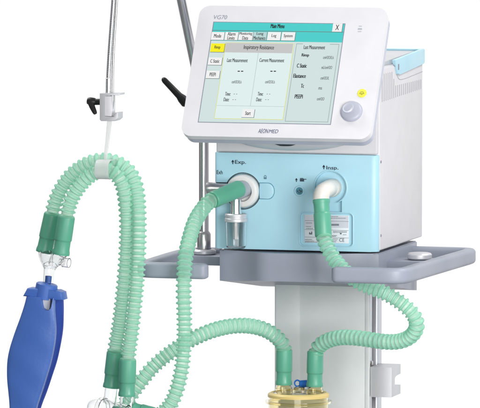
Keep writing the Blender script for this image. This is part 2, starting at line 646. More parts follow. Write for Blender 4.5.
# wells' raised lips, and a black ring for the collar's gap
def lip(pts, r=.0011, name='well_lip', mt=None):
    bm = bmesh.new()
    path = [Vector(p) for p in pts]
    sweep(bm, path, lambda i, n: circ(r, 8))
    return obj(name, bm, mt or M['blue'], panel)
lip([(lc.x+x, .0002, lc.z+z) for x, z in (lambda q: q+[q[0]])(rrect(lw+.003, lh+.003, .009, 6))], .0013, 'label_well_lip')
pts = []
for i in range(41):
    a = -math.pi/2+.75+(2*math.pi-1.15)*i/40
    pts.append((ci.x+.0345*math.cos(a), .0002, ci.z+.0345*math.sin(a)))
lip(pts, .0015, 'inspiratory_well_lip')
lip([(ce.x+.0365*math.cos(2*math.pi*i/48), .0003, ce.z+.0365*math.sin(2*math.pi*i/48)) for i in range(49)], .0009, 'expiratory_gap_ring', M['black'])  # black ring laid in to stand for the dark of the gap round the collar

# lettering and marks
def mark(items, m=M['ink'], name='lettering', y=-.0004):
    bm = bmesh.new()
    for s, px, py, w, h, wt in items:
        p = at(px, py, y)
        text(bm, s, p, X, Z, w/483, h/498, wt)
    return obj(name, bm, m, panel, recalc=False)
def arrow(bm, px, py, h=3.9):
    p = at(px, py, -.0006)
    s = h/498
    pr = lambda q: prism(bm, [p+X*(x*s)+Z*(z*s) for x, z in q], (0, .0003, 0))
    pr([(-.13, -.5), (.13, -.5), (.13, 0), (-.13, 0)])
    pr([(-.42, 0), (.42, 0), (0, .5)])
    pr([(-.30, .22), (.30, .22), (0, .62)])
mark([('Exp.', 240.5, 162.6, 11.2, 4.9, .014)])
mark([('Exh', 219.7, 172.2, 6.0, 4.0, .014)])
mark([('Insp.', 332.4, 168.3, 12.0, 4.7, .016)])
bm = bmesh.new()
arrow(bm, 232.8, 162.2)
obj('arrow_mark', bm, M['ink'], panel)
bm = bmesh.new()
arrow(bm, 323.8, 167.3)
obj('arrow_mark', bm, M['ink'], panel)
bm = bmesh.new()
arrow(bm, 296.4, 180.2, 3.4)
obj('arrow_mark', bm, M['ink'], panel)
bm = bmesh.new()
p = at(302, 180.2, -.0004)
slab(bm, p, X, Z, 4.2/483, 2.6/498, 0, .0003)
slab(bm, p+X*.006+Z*.002, X, Z, 3/483, .7/498, 0, .0003)
slab(bm, p-X*.0005+Z*.0036, X, Z, 3.2/483, .7/498, 0, .0003)
obj('nebuliser_mark', bm, M['ink'], panel)
bm = bmesh.new()
p = at(265.2, 177.3, -.0004)
slab(bm, p-Z*.0018, X, Z, .0056, .0036, 0, .0003)
sweep(bm, [p+Vector((.0022*math.cos(a), 0, .0002+.0036*math.sin(a))) for a in [math.pi*.0+math.pi*i/10 for i in range(11)]], lambda i, n: circ(.0006, 6))
obj('lock_mark', bm, mat('slate_ink', (.10, .20, .26), .5), panel)

# D-shaped hatch
def dshape(px0, px1, py0, py1, g=0):
    a, b = PX(px0, py1), PX(px1, py0)
    hz = (b.z-a.z)/2+g
    czz = (a.z+b.z)/2
    r = hz
    pts = [(a.x-g, czz-hz), (a.x-g, czz+hz)]
    xr = b.x+g-r*.8
    for i in range(13):
        t = R(90-180*i/12)
        pts.append((xr+r*.8*math.cos(t), czz+r*math.sin(t)))
    return pts
bm = bmesh.new()
prism(bm, [(x, -.0003, z) for x, z in dshape(259.5, 274.3, 183.2, 198.8, .0008)], (0, .002, 0))
obj('hatch_gap', bm, M['bluegap'], panel)
bm = bmesh.new()
prism(bm, [(x, -.0014, z) for x, z in dshape(259.5, 274.3, 183.2, 198.8, -.0004)], (0, .003, 0), .0008, 2)
obj('hatch', bm, M['blue'], panel)

# small round socket
p = PX(299.6, 191)
bm = bmesh.new()
lathe(bm, [(0, .0065), (0, .0105), (-.003, .0108), (-.0042, .0098), (-.0042, .0078), (-.001, .0072)], p+Y*.001, Y, closed=True)
sock = obj('small_socket', bm, M['blue'], panel)
bm = bmesh.new()
cyl(bm, p+Y*.0005, p-Y*.0015, .0075)
obj('socket_core', bm, M['bluegap'], panel)
bm = bmesh.new()
for dx, dz, w, h_ in ((-.0035, -.0005, .0022, .003), (.0005, .0015, .0016, .004), (.0035, -.0005, .0025, .0035), (0, -.0035, .005, .0012)):
    slab(bm, p-Y*.0016+X*dx+Z*dz, X, Z, w, h_, 0, .0006)
obj('socket_pin', bm, M['ink'], panel)

# rating label
bm = bmesh.new()
yl = .0053
q0, q1 = at(304.5, 214.5, yl), at(349, 243.5, yl)
box(bm, (q0.x, yl-.0009, q1.z), (q1.x, yl+.0006, q0.z), .0004)
rl = obj('rating_label', bm, M['label'], panel)
bm = bmesh.new()
yf = yl-.0011
box(bm, (q0.x+.001, yf, at(0, 220, yl).z-.0), (q1.x-.001, yf+.0003, q0.z-.001))
obj('label_header', bm, M['labelhi'], panel)
bm = bmesh.new()
def dash(px0, px1, py, hh, y=yf-.0002):
    a, b = at(px0, py, y), at(px1, py, y)
    slab(bm, (a+b)/2, X, Z, b.x-a.x, hh/498, 0, .0002)
rnd = random.Random(3)
for py, a, b in ((223, 306, 312), (228.5, 306, 313), (231.3, 333, 347), (232.4, 333, 347), (239.5, 305, 312), (241, 305, 314), (239, 329, 338), (240.5, 329, 337), (242, 305, 318), (216.6, 331, 338), (218.2, 331, 346), (226.6, 306, 311), (235.6, 331, 337), (236.4, 331, 336), (241.8, 329, 336), (234.8, 343, 346.5)):
    x_ = a
    while x_ < b:
        w = rnd.uniform(.5, 1.6)
        dash(x_, min(b, x_+w), py, .45)
        x_ += w+.3
for i in range(9):
    dash(331.5+i*.85, 331.5+i*.85+.55, 224.8, 1.9)
dash(340.0, 341.6, 233.6, 1.3)
dash(309.2, 312.2, 233.8, 1.2)
dash(309.2, 310.1, 232.8, 1.2)
dash(311.2, 312.2, 232.4, 1.6)
for py in (221, 230, 237.5):
    dash(304.8, 348.7, py, .25)
text(bm, 'CE', at(341.8, 240, yf-.0002), X, Z, 5.0/483, 3.6/498, .005)
obj('label_print', bm, mat('label_ink', (.10, .12, .15), .6), panel)

# expiratory collar, outlet and tee
pe = Vector((ce.x, 0, ce.z))
bm = bmesh.new()
lathe(bm, [(.009, 0), (.009, .0335), (-.006, .0335), (-.010, .031), (-.0115, .027), (-.0105, .021), (-.006, .0195), (.0, .019), (.002, 0)], pe, Y, 64)
obj('expiratory_collar', bm, M['collar'], ven)
e_dir = Vector((-.036, -.092, -.022)).normalized()
tb0 = at(243.5, 188.5, -.004)
bm = bmesh.new()
lathe(bm, [(-.004, 0), (-.004, .0178), (.018, .0178), (.020, .0172), (.026, .0170), (.030, .0130), (.048, .0128), (.048, 0)], tb0, e_dir, 48)
obj('expiratory_port', bm, M['greypl'], ven)
tee = tb0+e_dir*.016
bm = bmesh.new()
wt_top = at(236, 213.5, tee.y)
lathe(bm, [(0, 0), (0, .0108), (.02, .0108), (tee.z-wt_top.z-.004, .0104), (tee.z-wt_top.z, .0115), (tee.z-wt_top.z+.003, .0115), (tee.z-wt_top.z+.003, 0)], (wt_top.x, tee.y, tee.z), -Z, 40)
obj('drain_stem', bm, M['chrome'], ven)
bm = bmesh.new()
o0, o1 = at(207, 188, .004), at(229, 188, .004)
lathe(bm, [(0, .009), (0, .0112), (.001, .0122), (.012, .0122), (.013, .0116), (o1.x-o0.x, .0116), (o1.x-o0.x, .009)], (o0.x, .004, o0.z), X, 40, closed=True)
obj('exhaust_outlet', bm, M['steel'], ven)

# clear condensate cup below the tee
wt = thing('water_trap', 'small clear condensate cup with silver lid under the left port of the blue panel', 'water trap', wt_top-Z*.07)
bm = bmesh.new()
zt_ = wt_top.z
lathe(bm, [(0, .010), (0, .0205), (.0015, .0222), (.005, .0222), (.006, .0214), (.009, .0214), (.010, .0226), (.0155, .0226), (.0165, .0215), (.0165, .010)], (wt_top.x, tee.y, zt_), -Z, 48, closed=True)
obj('lid', bm, M['aluv'], wt)
L_ = (248.5-222)/498
bm = bmesh.new()
lathe(bm, [(0, .0190), (0, .0208), (L_*.9, .0195), (L_*.96, .0188), (L_, .0165), (L_, 0), (L_-.003, 0), (L_-.003, .0160), (L_*.9, .0178)], (wt_top.x, tee.y, zt_-.0166), -Z, 48, closed=True)
obj('cup', bm, M['clear'], wt)
bm = bmesh.new()
lathe(bm, [(0, .0042), (0, .0056), (.034, .0052), (.034, .0038)], (wt_top.x, tee.y, zt_-.0168), -Z, 24, closed=True)
obj('inner_tube', bm, M['milky'], wt)

# screws, vents and seams on the right flank
for px, py in ((380.8, 161.8), (380.8, 235.5)):
    bm = bmesh.new()
    p = atx(px, py, HW)
    cyl(bm, p-X*.003, p+X*.0012, .0028, seg=16)
    box(bm, p+Vector((.0011, -.0007, -.0022)), p+Vector((.0014, .0007, .0022)))
    obj('screw', bm, M['greyink'], ven)
bm = bmesh.new()
for i in range(21):
    px = 382.3+i*1.93
    top_y = 74.5-.27*(px-382) if px < 394 else 86-.24*(px-394)
    if 392.5 < px < 395.5:
        top_y = 79
    bot_y = 102-.335*(px-382)
    a, b = atx(px, top_y, HW+.0003), atx(px, bot_y, HW+.0003)
    box(bm, (HW-.003, a.y-.0020, b.z), (HW+.0004, a.y+.0020, a.z))
obj('vent_slots', bm, M['slot'], house)
bm = bmesh.new()
sp = [atx(x, y, HW+.0002) for x, y in ((380, 66.5), (388, 64.5), (393, 64.3), (395.5, 68), (397, 75), (399.5, 79.3), (405, 78.6), (414, 75), (422.8, 71.4))]
sweep(bm, spline(sp, .003), lambda i, n: circ(.0005, 6))
obj('seam', bm, M['slot'], house)
bm = bmesh.new()
p = atx(379.9, 88.5, HW)
cyl(bm, p-X*.002, p+X*.001, .003, seg=16)
obj('plug', bm, M['greyink'], house)

# blue carrying handle round the top rear
yo = HW+.003
face = [atx(x, y, yo) for x, y in ((395.2, 60.2), (424, 48.6), (425, 49.5), (425, 62.5), (424, 63.6), (400, 74.6), (397.6, 74.0))]
bm = bmesh.new()
prism(bm, face, (-.006, 0, 0), .0014, 3)
yb = max(p.y for p in face)
ztop = max(p.z for p in face)
prism(bm, [(-p.x, p.y, p.z) for p in face], (.008, 0, 0), .0018, 3)
box(bm, (-yo+.002, yb-.022, ztop-.030), (yo-.002, yb-.0006, ztop-.0006), .002)
obj('carry_handle', bm, M['blue'], ven)
bm = bmesh.new()
prism(bm, [(-HW+.012, y, z) for y, z in ((.03, 1.262), (.03, 1.2735), (yb-.021, ztop-.0045), (yb-.021, 1.262))], (2*HW-.026, 0, 0), .0015, 2, True)
obj('rear_cover', bm, mat('rear_grey', (.50, .51, .53), .45, bump=.1), house)
bm = bmesh.new()
p = atx(398.6, 67, yo)
box(bm, (yo-.002, p.y-.005, p.z-.006), (yo+.0005, p.y+.004, p.z+.006), .0005)
obj('handle_latch', bm, M['greyink'], ven)

# ------------------------------------------------------------------ monitor (part of the ventilator)
mb = on_plane(274.6, 137.6, (0, -.17, 0), (0, 1, 0))
MU = X
TILT = R(30)
MV = Vector((0, math.sin(TILT), math.cos(TILT)))
MN = MU.cross(MV)                                       # towards the viewer
MW, MH = .388, .2905
MC = mb+MV*(MH/2)
def mp(u, v, w=0):
    return MC+MU*u+MV*v+MN*w
def scr(px, py, w=0):                                   # a photo position on the monitor's face
    return on_plane(px, py, MC+MN*w, MN)
bm = bmesh.new()
prism(bm, [mp(u, v, 0) for u, v in rrect(MW, MH, .022, 10)], -MN*.014, .0045, 4)
mon = obj('monitor', bm, M['white'], ven, sharp=45)
bm = bmesh.new()
prism(bm, [mp(u, v, -.0125) for u, v in rrect(MW-.003, MH-.003, .022, 10)], -MN*.020, .002, 2)
prism(bm, [mp(u, v, -.032) for u, v in rrect(MW-.05, MH-.05, .03, 10)], -MN*.02, .004, 3)
obj('back_shell', bm, M['rim'], mon, sharp=45)
# mount between the monitor's back and the housing
bm = bmesh.new()
m0 = mp(0, -.02, -.045)
box(bm, (-.075, m0.y, m0.z-.055), (.075, .008, m0.z+.055), .008, 3)
obj('monitor_mount', bm, M['house'], ven)
bm = bmesh.new()
sw = at(290, 139, -.02)
bmesh.ops.create_uvsphere(bm, u_segments=64, v_segments=32, radius=1)
for v in bm.verts:
    v.co = Vector((sw.x+v.co.x*.122, .004+v.co.y*.055, sw.z+v.co.z*.0245))
obj('swivel_base', bm, M['house'], ven, sharp=80)
bm = bmesh.new()
sv = at(283, 141.5, -.075)
lathe(bm, [(-.010, 0), (-.010, .012), (-.007, .021), (-.002, .026), (.022, .028), (.022, 0)], (sv.x, -.055, sv.z), Z, 48)
obj('swivel_pivot', bm, M['dark'], ven)

S = .00018
layer = [0]
def quad_px(bm, x0, y0, x1, y1, k, th=.0002):
    """rectangle on the display given by photo positions of opposite corners along its own slant"""
    a, b = scr(x0, y0), scr(x1, y1)
    d = b-a
    w, h = abs(d.dot(MU)), abs(d.dot(MV))
    slab(bm, (a+b)/2, MU, MV, w, h, S*(k-1)+.0002, S*k+.0002)
def sh(px, py, py0):                                    # follow the slanted column: move px for a new py
    return px+(py0-py)*.143
bm = bmesh.new()
A, B = scr(214, 22.4), scr(330.2, 124.2)
d = B-A
slab(bm, (A+B)/2, MU, MV, d.dot(MU)+.003, -d.dot(MV)+.003, -.0002, .0001)
obj('screen_frame', bm, M['greyink'], mon)
bm = bmesh.new()
slab(bm, (A+B)/2, MU, MV, d.dot(MU), -d.dot(MV), 0, .0002)
scrn = obj('screen', bm, M['s_back'], mon)

def urange(px, py):
    p = scr(px, py)-MC
    return p.dot(MU), p.dot(MV)
uL, vT = urange(214, 22.4)
uR, vB = urange(330.2, 124.2)
def rect(bm, u0, v0, u1, v1, k):
    slab(bm, mp((u0+u1)/2, (v0+v1)/2), MU, MV, abs(u1-u0), abs(v1-v0), .0001, .0002+S*k)
def vat(py, px=270):
    return urange(px, py)[1]
def uat(px, py):
    return urange(px, py)[0]
# teal bars
bm = bmesh.new()
rect(bm, uL, vat(31.0), uR, vT, 1)
rect(bm, uL, vat(41.6), uR, vat(31.6), 1)
obj('title_bar', bm, M['s_teal'], mon)
bm = bmesh.new()
rect(bm, uL, vat(31.6), uR, vat(31.0), 1)
obj('title_rule', bm, M['s_shade'], mon)
# left pane
pl0, pl1 = uat(225.5, 44), uat(294.3, 44)
vp0, vp1 = vat(119.8), vat(43.2)
bm = bmesh.new()
rect(bm, pl0, vp0, pl1, vp1, 1)
obj('pane_border', bm, M['s_yline'], mon)
bm = bmesh.new()
rect(bm, pl0+.0011, vp0+.0011, pl1-.0011, vp1-.0009, 2)
obj('result_pane', bm, M['s_pane'], mon)
bm = bmesh.new()
rect(bm, pl0+.0012, vat(53.2), pl1-.0018, vp1-.0012, 3)
obj('pane_header', bm, M['s_head'], mon)
bm = bmesh.new()
um = (pl0+pl1)/2
rect(bm, um-.0005, vat(106.5), um+.0005, vat(53.4), 3)
rect(bm, pl0+.0016, vat(106.8), pl1-.0016, vat(106.4), 3)
obj('pane_divider', bm, M['s_pale'], mon)
bm = bmesh.new()
pr0, pr1 = uat(296.5, 44), uat(342.0-2.6, 44)
vr0, vr1 = vat(121.3), vat(43.4)
for q in ((pr0, vr0, pr0+.0008, vr1), (pr1-.0008, vr0, pr1, vr1), (pr0, vr0, pr1, vr0+.0008), (pr0, vr1-.0008, uat(303, 44), vr1), (uat(330, 44), vr1-.0008, pr1, vr1)):
    rect(bm, *q, 3)
obj('pane_rules', bm, M['s_line'], mon)
# buttons: dark edge, then face
def button(x0, y0, x1, y1, lines, face, size=None, name='screen_button', k=2):
    (ua, va_), (ub, vb_) = urange(x0, y0), urange(x1, y1)
    bm = bmesh.new()
    rect(bm, ua, vb_-.001, ub+.0011, va_, k)
    edge = obj('button_edge', bm, M['s_shade'], mon)
    bm = bmesh.new()
    rect(bm, ua, vb_, ub, va_, k+1)
    obj(name, bm, face, mon)
    n = len(lines)
    for i, (s, w) in enumerate(lines):
        vv = va_+(vb_-va_)*(i+.5)/n if n > 1 else (va_+vb_)/2
        h = (va_-vb_)*(.40 if n > 1 else .44)
        TXT.append((s, (ua+ub)/2, vv, w*(ub-ua), h*size if size else h, k+2, .016))
TXT = []
tabs = [((212.0, 32.2), (223.6, 40.2), [('Mode', .56)], 's_btn'),
        ((225.6, 32.2), (237.4, 40.4), [('Alarm', .6), ('Limits', .55)], 's_btn'),
        ((239.4, 32.2), (252.0, 40.4), [('Monitoring', .9), ('Data', .42)], 's_btn'),
        ((253.7, 32.2), (266.0, 40.5), [('Lung', .5), ('Mechanics', .88)], 's_sel'),
        ((268.2, 32.2), (280.0, 40.6), [('Log', .36)], 's_btn'),
        ((282.3, 32.3), (294.4, 40.8), [('System', .66)], 's_btn')]
for a, b, l, f in tabs:
    button(*a, *b, l, M[f])
button(333.3, 23.6, 341.6, 32.0, [('X', .36)], M['s_btn'], 1.35, 'close_button')
button(211.4, 43.6, 223.7, 52.2, [('Rinsp', .42)], M['s_yel'])
button(208.9, 57.6, 221.3, 65.2, [('C Static', .66)], M['s_btn'])
button(206.8, 70.9, 219.0, 78.6, [('PEEPi', .46)], M['s_btn'])
button(242.7, 109.4, 253.6, 117.6, [('Start', .44)], M['s_btn'], k=3)
def tx(s, px, py, w, h, wt=.012, mm=None):
    u, v = urange(px, py)
    TXT.append((s, u, v, w/483, h/451, 4, wt))
tx('Main Menu', 277.8, 26.4, 13.5, 4.0, .03)
tx('Inspiratory Resistance', 259, 48.2, 30, 5.0, .012)
tx('Last Measurement', 237.6, 60.6, 20.5, 3.5)
tx('Current Measurement', 272.0, 60.6, 24.5, 3.5)
tx('-', 238.9, 71.6, 2.1, .9, 0)
tx('-', 242.3, 71.6, 2.1, .9, 0)
tx('-', 271.6, 71.6, 2.1, .9, 0)
tx('-', 275.0, 71.6, 2.1, .9, 0)
tx('Time:', 228.0, 94.2, 5.4, 3.4)
tx('Date:', 226.6, 99.8, 5.4, 3.4)
tx('Time:', 260.6, 94.2, 5.4, 3.4)
tx('Date:', 259.2, 99.8, 5.4, 3.4)
tx('Last Measurement', 314.6, 47.6, 21, 3.6)
for s, px, py, w in (('Rinsp', 305.5, 55.8, 7.2), ('C Static', 302.0, 66.0, 9.6), ('Elastance', 299.8, 76.2, 12.2), ('Tc', 302.6, 86.2, 3.0), ('PEEPi', 299.0, 96.8, 7.8)):
    tx(s, px, py, w, 3.7, .02)
for s, u, v, w, h, k, wt_ in TXT:
    bm = bmesh.new()
    for j in ((-1, 0, 1) if wt_ >= .02 else (-.5, .5)):
        text(bm, s, mp(u+j*.00036, v, .0004+S*k+.00002*j), MU, MV, w, h*1.08, 0)
    obj('screen_text', bm, M['s_txt'], mon, recalc=False)
for s, px, py, w, h in (('cmH2O/L/s', 236.8, 82.2, 9.6, 3.1), ('cmH2O/L/s', 270.2, 82.2, 9.6, 3.1), ('- -', 235.6, 94.4, 3.4, .5), ('- -', 234.4, 100.0, 3.4, .5), ('- -', 268.6, 94.4, 3.4, .5), ('- -', 267.2, 100.0, 3.4, .5),
                        ('cmH2O/L/s', 328.6, 57.8, 10.4, 3.1), ('mL/cmH2O', 327.0, 67.8, 10.4, 3.1), ('cmH2O/L', 325.0, 78.4, 8.4, 3.1), ('ms', 320.4, 88.8, 3.4, 2.3), ('cmH2O', 320.8, 99.2, 7.2, 3.1)):
    u, v = urange(px, py)
    bm = bmesh.new()
    for j in (-.5, .5):
        text(bm, s, mp(u+j*.0003, v, .0004+S*4+.00002*j), MU, MV, w/483, h/451, 0)
    obj('unit_text', bm, M['s_grey'], mon, recalc=False)

# bezel lettering, icons, knob
bm = bmesh.new()
u, v = urange(220.5, 17.3)
text(bm, 'VG70', mp(u, v, .0003), MU, MV, 13.4/483, 4.0/451, -.008, shear=.15)
obj('lettering', bm, M['greyink'], mon, recalc=False)
bm = bmesh.new()
u, v = urange(268.5, 131.2)
text(bm, 'AEON', mp(u-.0105, v, .0003), MU, MV, 9.8/483, 4.2/451, -.002, shear=.2)
text(bm, 'MED', mp(u+.0105, v-.0003, .0003), MU, MV, 9.4/483, 3.6/451, -.004, shear=.2)
obj('lettering', bm, mat('navy_ink', (.03, .05, .14), .5), mon, recalc=False)
bm = bmesh.new()
for px, py, w, h_ in ((360.4, 26.2, 3, .6), (360.0, 29.0, 4, 1.5), (359.6, 31.6, 3.6, .6)):
    u, v = urange(px, py)
    slab(bm, mp(u, v), MU, MV, w/483, h_/451, 0, .0003)
obj('status_mark', bm, mat('pale_ink', (.42, .43, .48), .5), mon)
p = scr(362, 93.3)
bm = bmesh.new()
lathe(bm, [(0, .0095), (.0008, .0092), (.001, .0085), (.001, 0)], p, MN, 40)
key = obj('alarm_key', bm, M['yellowdot'], mon)
bm = bmesh.new()
sweep(bm, [p+MN*.0012+MU*(.004*math.cos(a))+MV*(.004*math.sin(a)-.001) for a in [math.pi*i/12 for i in range(13)]], lambda i, n: circ(.0004, 6))
slab(bm, p-MV*.0012, MU, MV, .0095, .0008, .0009, .0014)
slab(bm, p-MV*.0032, MU, MV, .003, .0008, .0009, .0014)
obj('bell_mark', bm, mat('olive_ink', (.25, .24, .03), .5), mon)
p = scr(351.6, 111.8)
bm = bmesh.new()
kr = .0214
prof_ = [(-.001, kr+.0012), (.0006, kr+.001), (.0008, kr), (.003, kr-.0003)]
for i in range(1, 9):
    a = R(90*i/8)
    prof_.append((.003+.0065*math.sin(a)**.9, (kr-.0003)*math.cos(a)*.999))
lathe(bm, prof_, p, MN, 56)
bmesh.ops.recalc_face_normals(bm, faces=bm.faces[:])
knob = obj('knob', bm, M['knob'], mon, sharp=50)
bm = bmesh.new()
lathe(bm, [(-.004, .0112), (.0000, .0112), (.0004, .0108), (.0000, .0100), (-.0008, .006), (-.0010, 0)], p+MN*.0090-MU*.0062+MV*.0042, (MN-MU*.13+MV*.09), 40)
obj('thumb_dimple', bm, mat('dimple_grey', (.52, .54, .62), .35), mon)

# ------------------------------------------------------------------ pole and support arm
PXp, PYp = -.2295, .13
arm = thing('support_arm', 'polished steel pole on the left handle with a jointed arm and hanging gooseneck', 'support arm', (PXp, PYp, .878))
bm = bmesh.new()
lathe(bm, [(-.035, 0), (-.035, .0062), (-.001, .0062), (-.001, .023), (.001, .025), (.006, .025), (.009, .022), (.010, .016)], (PXp, PYp, .8785), Z, 48)
obj('pole_flange', bm, M['aluv'], arm)
bm = bmesh.new()
zj = at(203, 108, PYp).z
cyl(bm, (PXp, PYp, .88), (PXp, PYp, zj), .0103)
obj('pole', bm, M['chrome'], arm)
bm = bmesh.new()
lathe(bm, [(0, .0108), (0, .0140), (.002, .0142), (.030, .0142), (.033, .0130), (.036, .0108)], (PXp, PYp, .888), Z, 40)
obj('pole_collar', bm, M['steel'], arm)
pj = Vector((PXp, PYp, zj))
pk = at(176.5, -24, .05)
bm = bmesh.new()
cyl(bm, pj, pk, .0100)
obj('upper_pole', bm, M['chrome'], arm)
for q_, r_ in ((pj, .018), (pk, .016)):
    bm = bmesh.new()
    cyl(bm, q_-Y*.02, q_+Y*.02, r_, bev=.003)
    obj('joint', bm, M['steel'], arm)
g0 = at(115.5, -30, -.262)
bm = bmesh.new()
cyl(bm, pk, g0, .0085)
obj('cross_arm', bm, M['chrome'], arm)
bm = bmesh.new()
h0, h1 = at(183.2, 100.0, .085), at(163.2, 79.0, .085)
dd = (h1-h0)
lathe(bm, [(-.012, 0), (-.012, .008), (-.008, .0105), (.004, .0095), (.012, .0072), (dd.length*.5, .0066), (dd.length-.004, .0060), (dd.length, .0048), (dd.length+.0025, .002), (dd.length+.003, 0)], h0, dd, 28)
cyl(bm, h0-X*.004, pj-Y*.02+X*.002, .0075)
obj('lever', bm, M['black'], arm)

# gooseneck: ringed steel tube and a cable beside it
gp = [at(x, y, -.262) for x, y in ((115.2, -30), (113.6, 0), (111.8, 25), (110.0, 50), (108.7, 72), (108.3, 84))]
path = spline(gp, .0009)
bm = bmesh.new()
sweep(bm, path, lambda i, n: circ(.0046+.0004*math.cos(i*.0009/.0036*2*math.pi), 20))
obj('gooseneck', bm, M['chrome'], arm, sharp=60)
bm = bmesh.new()
cyl(bm, at(108.6, 78, -.262), at(108.3, 96, -.262), .0054)
obj('gooseneck_sleeve', bm, M['chrome'], arm)
bm = bmesh.new()
cp = spline([at(x, y, -.264) for x, y in ((118.2, -30), (116.8, 0), (115.4, 22), (113.6, 50), (112.7, 76), (112.6, 100), (112.2, 109))], .001)
sweep(bm, cp, lambda i, n: circ(.0025+.0003*math.cos(i*.001/.003*2*math.pi), 12))
obj('guide_wire', bm, M['steel'], arm, sharp=60)
# clamp at the end
yc0 = -.282
bm = bmesh.new()
q = [(99.6, 93.4), (119.4, 93.4), (119.4, 95.2), (104.4, 95.6), (104.4, 116.8), (114.6, 117.2), (115.2, 112.6), (117.6, 112.6), (117.6, 118.6), (114.6, 121.2), (101.0, 121.2), (99.6, 119.6)]
prism(bm, [at(x, y, yc0) for x, y in q], (0, .036, 0), .0008, 2, True)
obj('hook_clamp', bm, M['aluv'], arm)
bm = bmesh.new()
a, b = at(104.6, 96.0, yc0+.004), at(111.2, 116.4, yc0+.004)
box(bm, (a.x, yc0+.004, b.z), (b.x, yc0+.032, a.z), .001)
obj('clamp_jaw', bm, M['white'], arm)
bm = bmesh.new()
cyl(bm, at(103.4, 101.8, -.264), at(95.5, 102.0, -.264), .0062)
lathe(bm, [(0, 0), (0, .006), (.003, .0078), (.012, .0080), (.017, .0062), (.019, 0)], at(95.8, 102.0, -.264), at(86.5, 100.8, -.264)-at(95.8, 102.0, -.264), 28)
ka, kb = at(90.0, 102.0, -.268), at(94.6, 112.0, -.275)
dl = (kb-ka).length
lathe(bm, [(-.003, 0), (-.003, .0055), (dl*.5, .0056), (dl, .0046), (dl+.004, .0036), (dl+.005, 0)], ka, kb-ka, 24)
obj('clamp_lever', bm, M['black'], arm)

# ------------------------------------------------------------------ hanger
hg = thing('hose_hanger', 'translucent white strap and clip holding two green hoses below the steel clamp', 'hanger', at(106, 168, -.262))
bm = bmesh.new()
sp = spline([at(x, y, yy) for x, y, yy in ((110.6, 107.5, -.264), (109.4, 122, -.264), (107.6, 140, -.264), (105.8, 155, -.268), (105.4, 163, -.275))], .004)
def strap_sec(i, n):
    w = .0052-.0018*i/n
    return [(v, u) for u, v in rrect(.0024, 2*w, .001, 3)]
T0 = (sp[1]-sp[0]).normalized()
sweep(bm, sp, strap_sec, up=X)
obj('strap', bm, M['milky'], hg)

# ------------------------------------------------------------------ hoses
PITCH = .0109
HG = 'green corrugated breathing hoses'
def hose_mesh(pts, r0=.0119, r1=.0160):
    path = spline(pts, PITCH/12)
    bm = bmesh.new()
    w1, w2, k1, k2 = .35, .10, random.uniform(0, 6), random.uniform(0, 6)
    def sec(i, n):
        ph = (i/12 + w1*math.sin(i/97+k1) + w2*math.sin(i/31+k2)) % 1
        ph = min(ph, 1-ph)/.25                          # rounded rib, then a flat valley
        f = math.sqrt(max(0, 1-ph*ph))**1.2 if ph < 1 else 0
        RIB.append(ph < 1)
        return circ(r0+(r1-r0)*f, 28)
    RIB = []
    sweep(bm, path, sec, caps=False)
    for i, f in enumerate(bm.faces):                    # the wall is thick at a rib and thin between two
        k = i//28
        f.material_index = 0 if RIB[k] or RIB[k+1] else 1
    return bm
def cuff(p_in, p_out, r, parent, plain=False):
    p_in, p_out = Vector(p_in), Vector(p_out)
    L = (p_out-p_in).length
    bm = bmesh.new()
    lathe(bm, [(0, r*.74), (0, r*.93), (.0012, r*.985), (.003, r), (L*.60, r*1.02), (L*.615, r*1.01), (L*.63, r*.945), (L*.66, r*.93), (L*.86, r*.935), (L*.905, r*.99), (L*.93, r*1.01), (L-.001, r*1.02), (L, r*1.0), (L, r*.80), (L*.5, r*.78)], p_in, p_out-p_in, 44, closed=True)
    if plain:
        bm.clear()
        lathe(bm, [(0, r*.74), (0, r*.93), (.0012, r*.985), (.003, r), (L*.93, r*1.02), (L-.0015, r*1.0), (L, r*.97), (L, r*.80)], p_in, p_out-p_in, 44, closed=True)
    return obj('cuff', bm, M['cuff'], parent, sharp=40)
def hose(label, pts, cuffs, loc):
    t = thing('breathing_hose', label, 'hose', loc, HG)
    obj('corrugated_tube', hose_mesh(pts), [M['hose'], M['hosewall']], t, sharp=75)
    for q in cuffs:
        cuff(*q[:3], t, len(q) > 3)
    return t

# expiratory limb: left port, in front of the left handle, out below
c_in = at(239.6, 188.6, -.032)
c_out = at(212.6, 200.0, -.100)
P3 = lambda l: [at(*p) for p in l]
pts = [c_out+(c_in-c_out)*.15, c_out+(c_out-c_in).normalized()*.008] + P3([(203, 208.5, -.125), (195, 221.5, -.16), (189.6, 238, -.19), (186, 254, -.212), (184.3, 272, -.228), (183.6, 292, -.238), (184.2, 312, -.245), (184.4, 332, -.25), (183.6, 350, -.255), (181.4, 370, -.26), (177.0, 389, -.265), (170.5, 404, -.268), (161.5, 413.5, -.27), (152, 416.0, -.272)])
hose('long green hose from the left port of the blue panel past the left handle', pts,
     [(c_out, c_in, .0170, 1), (at(154, 415.8, -.272), at(132.5, 410.5, -.275), .0172)], pts[0])

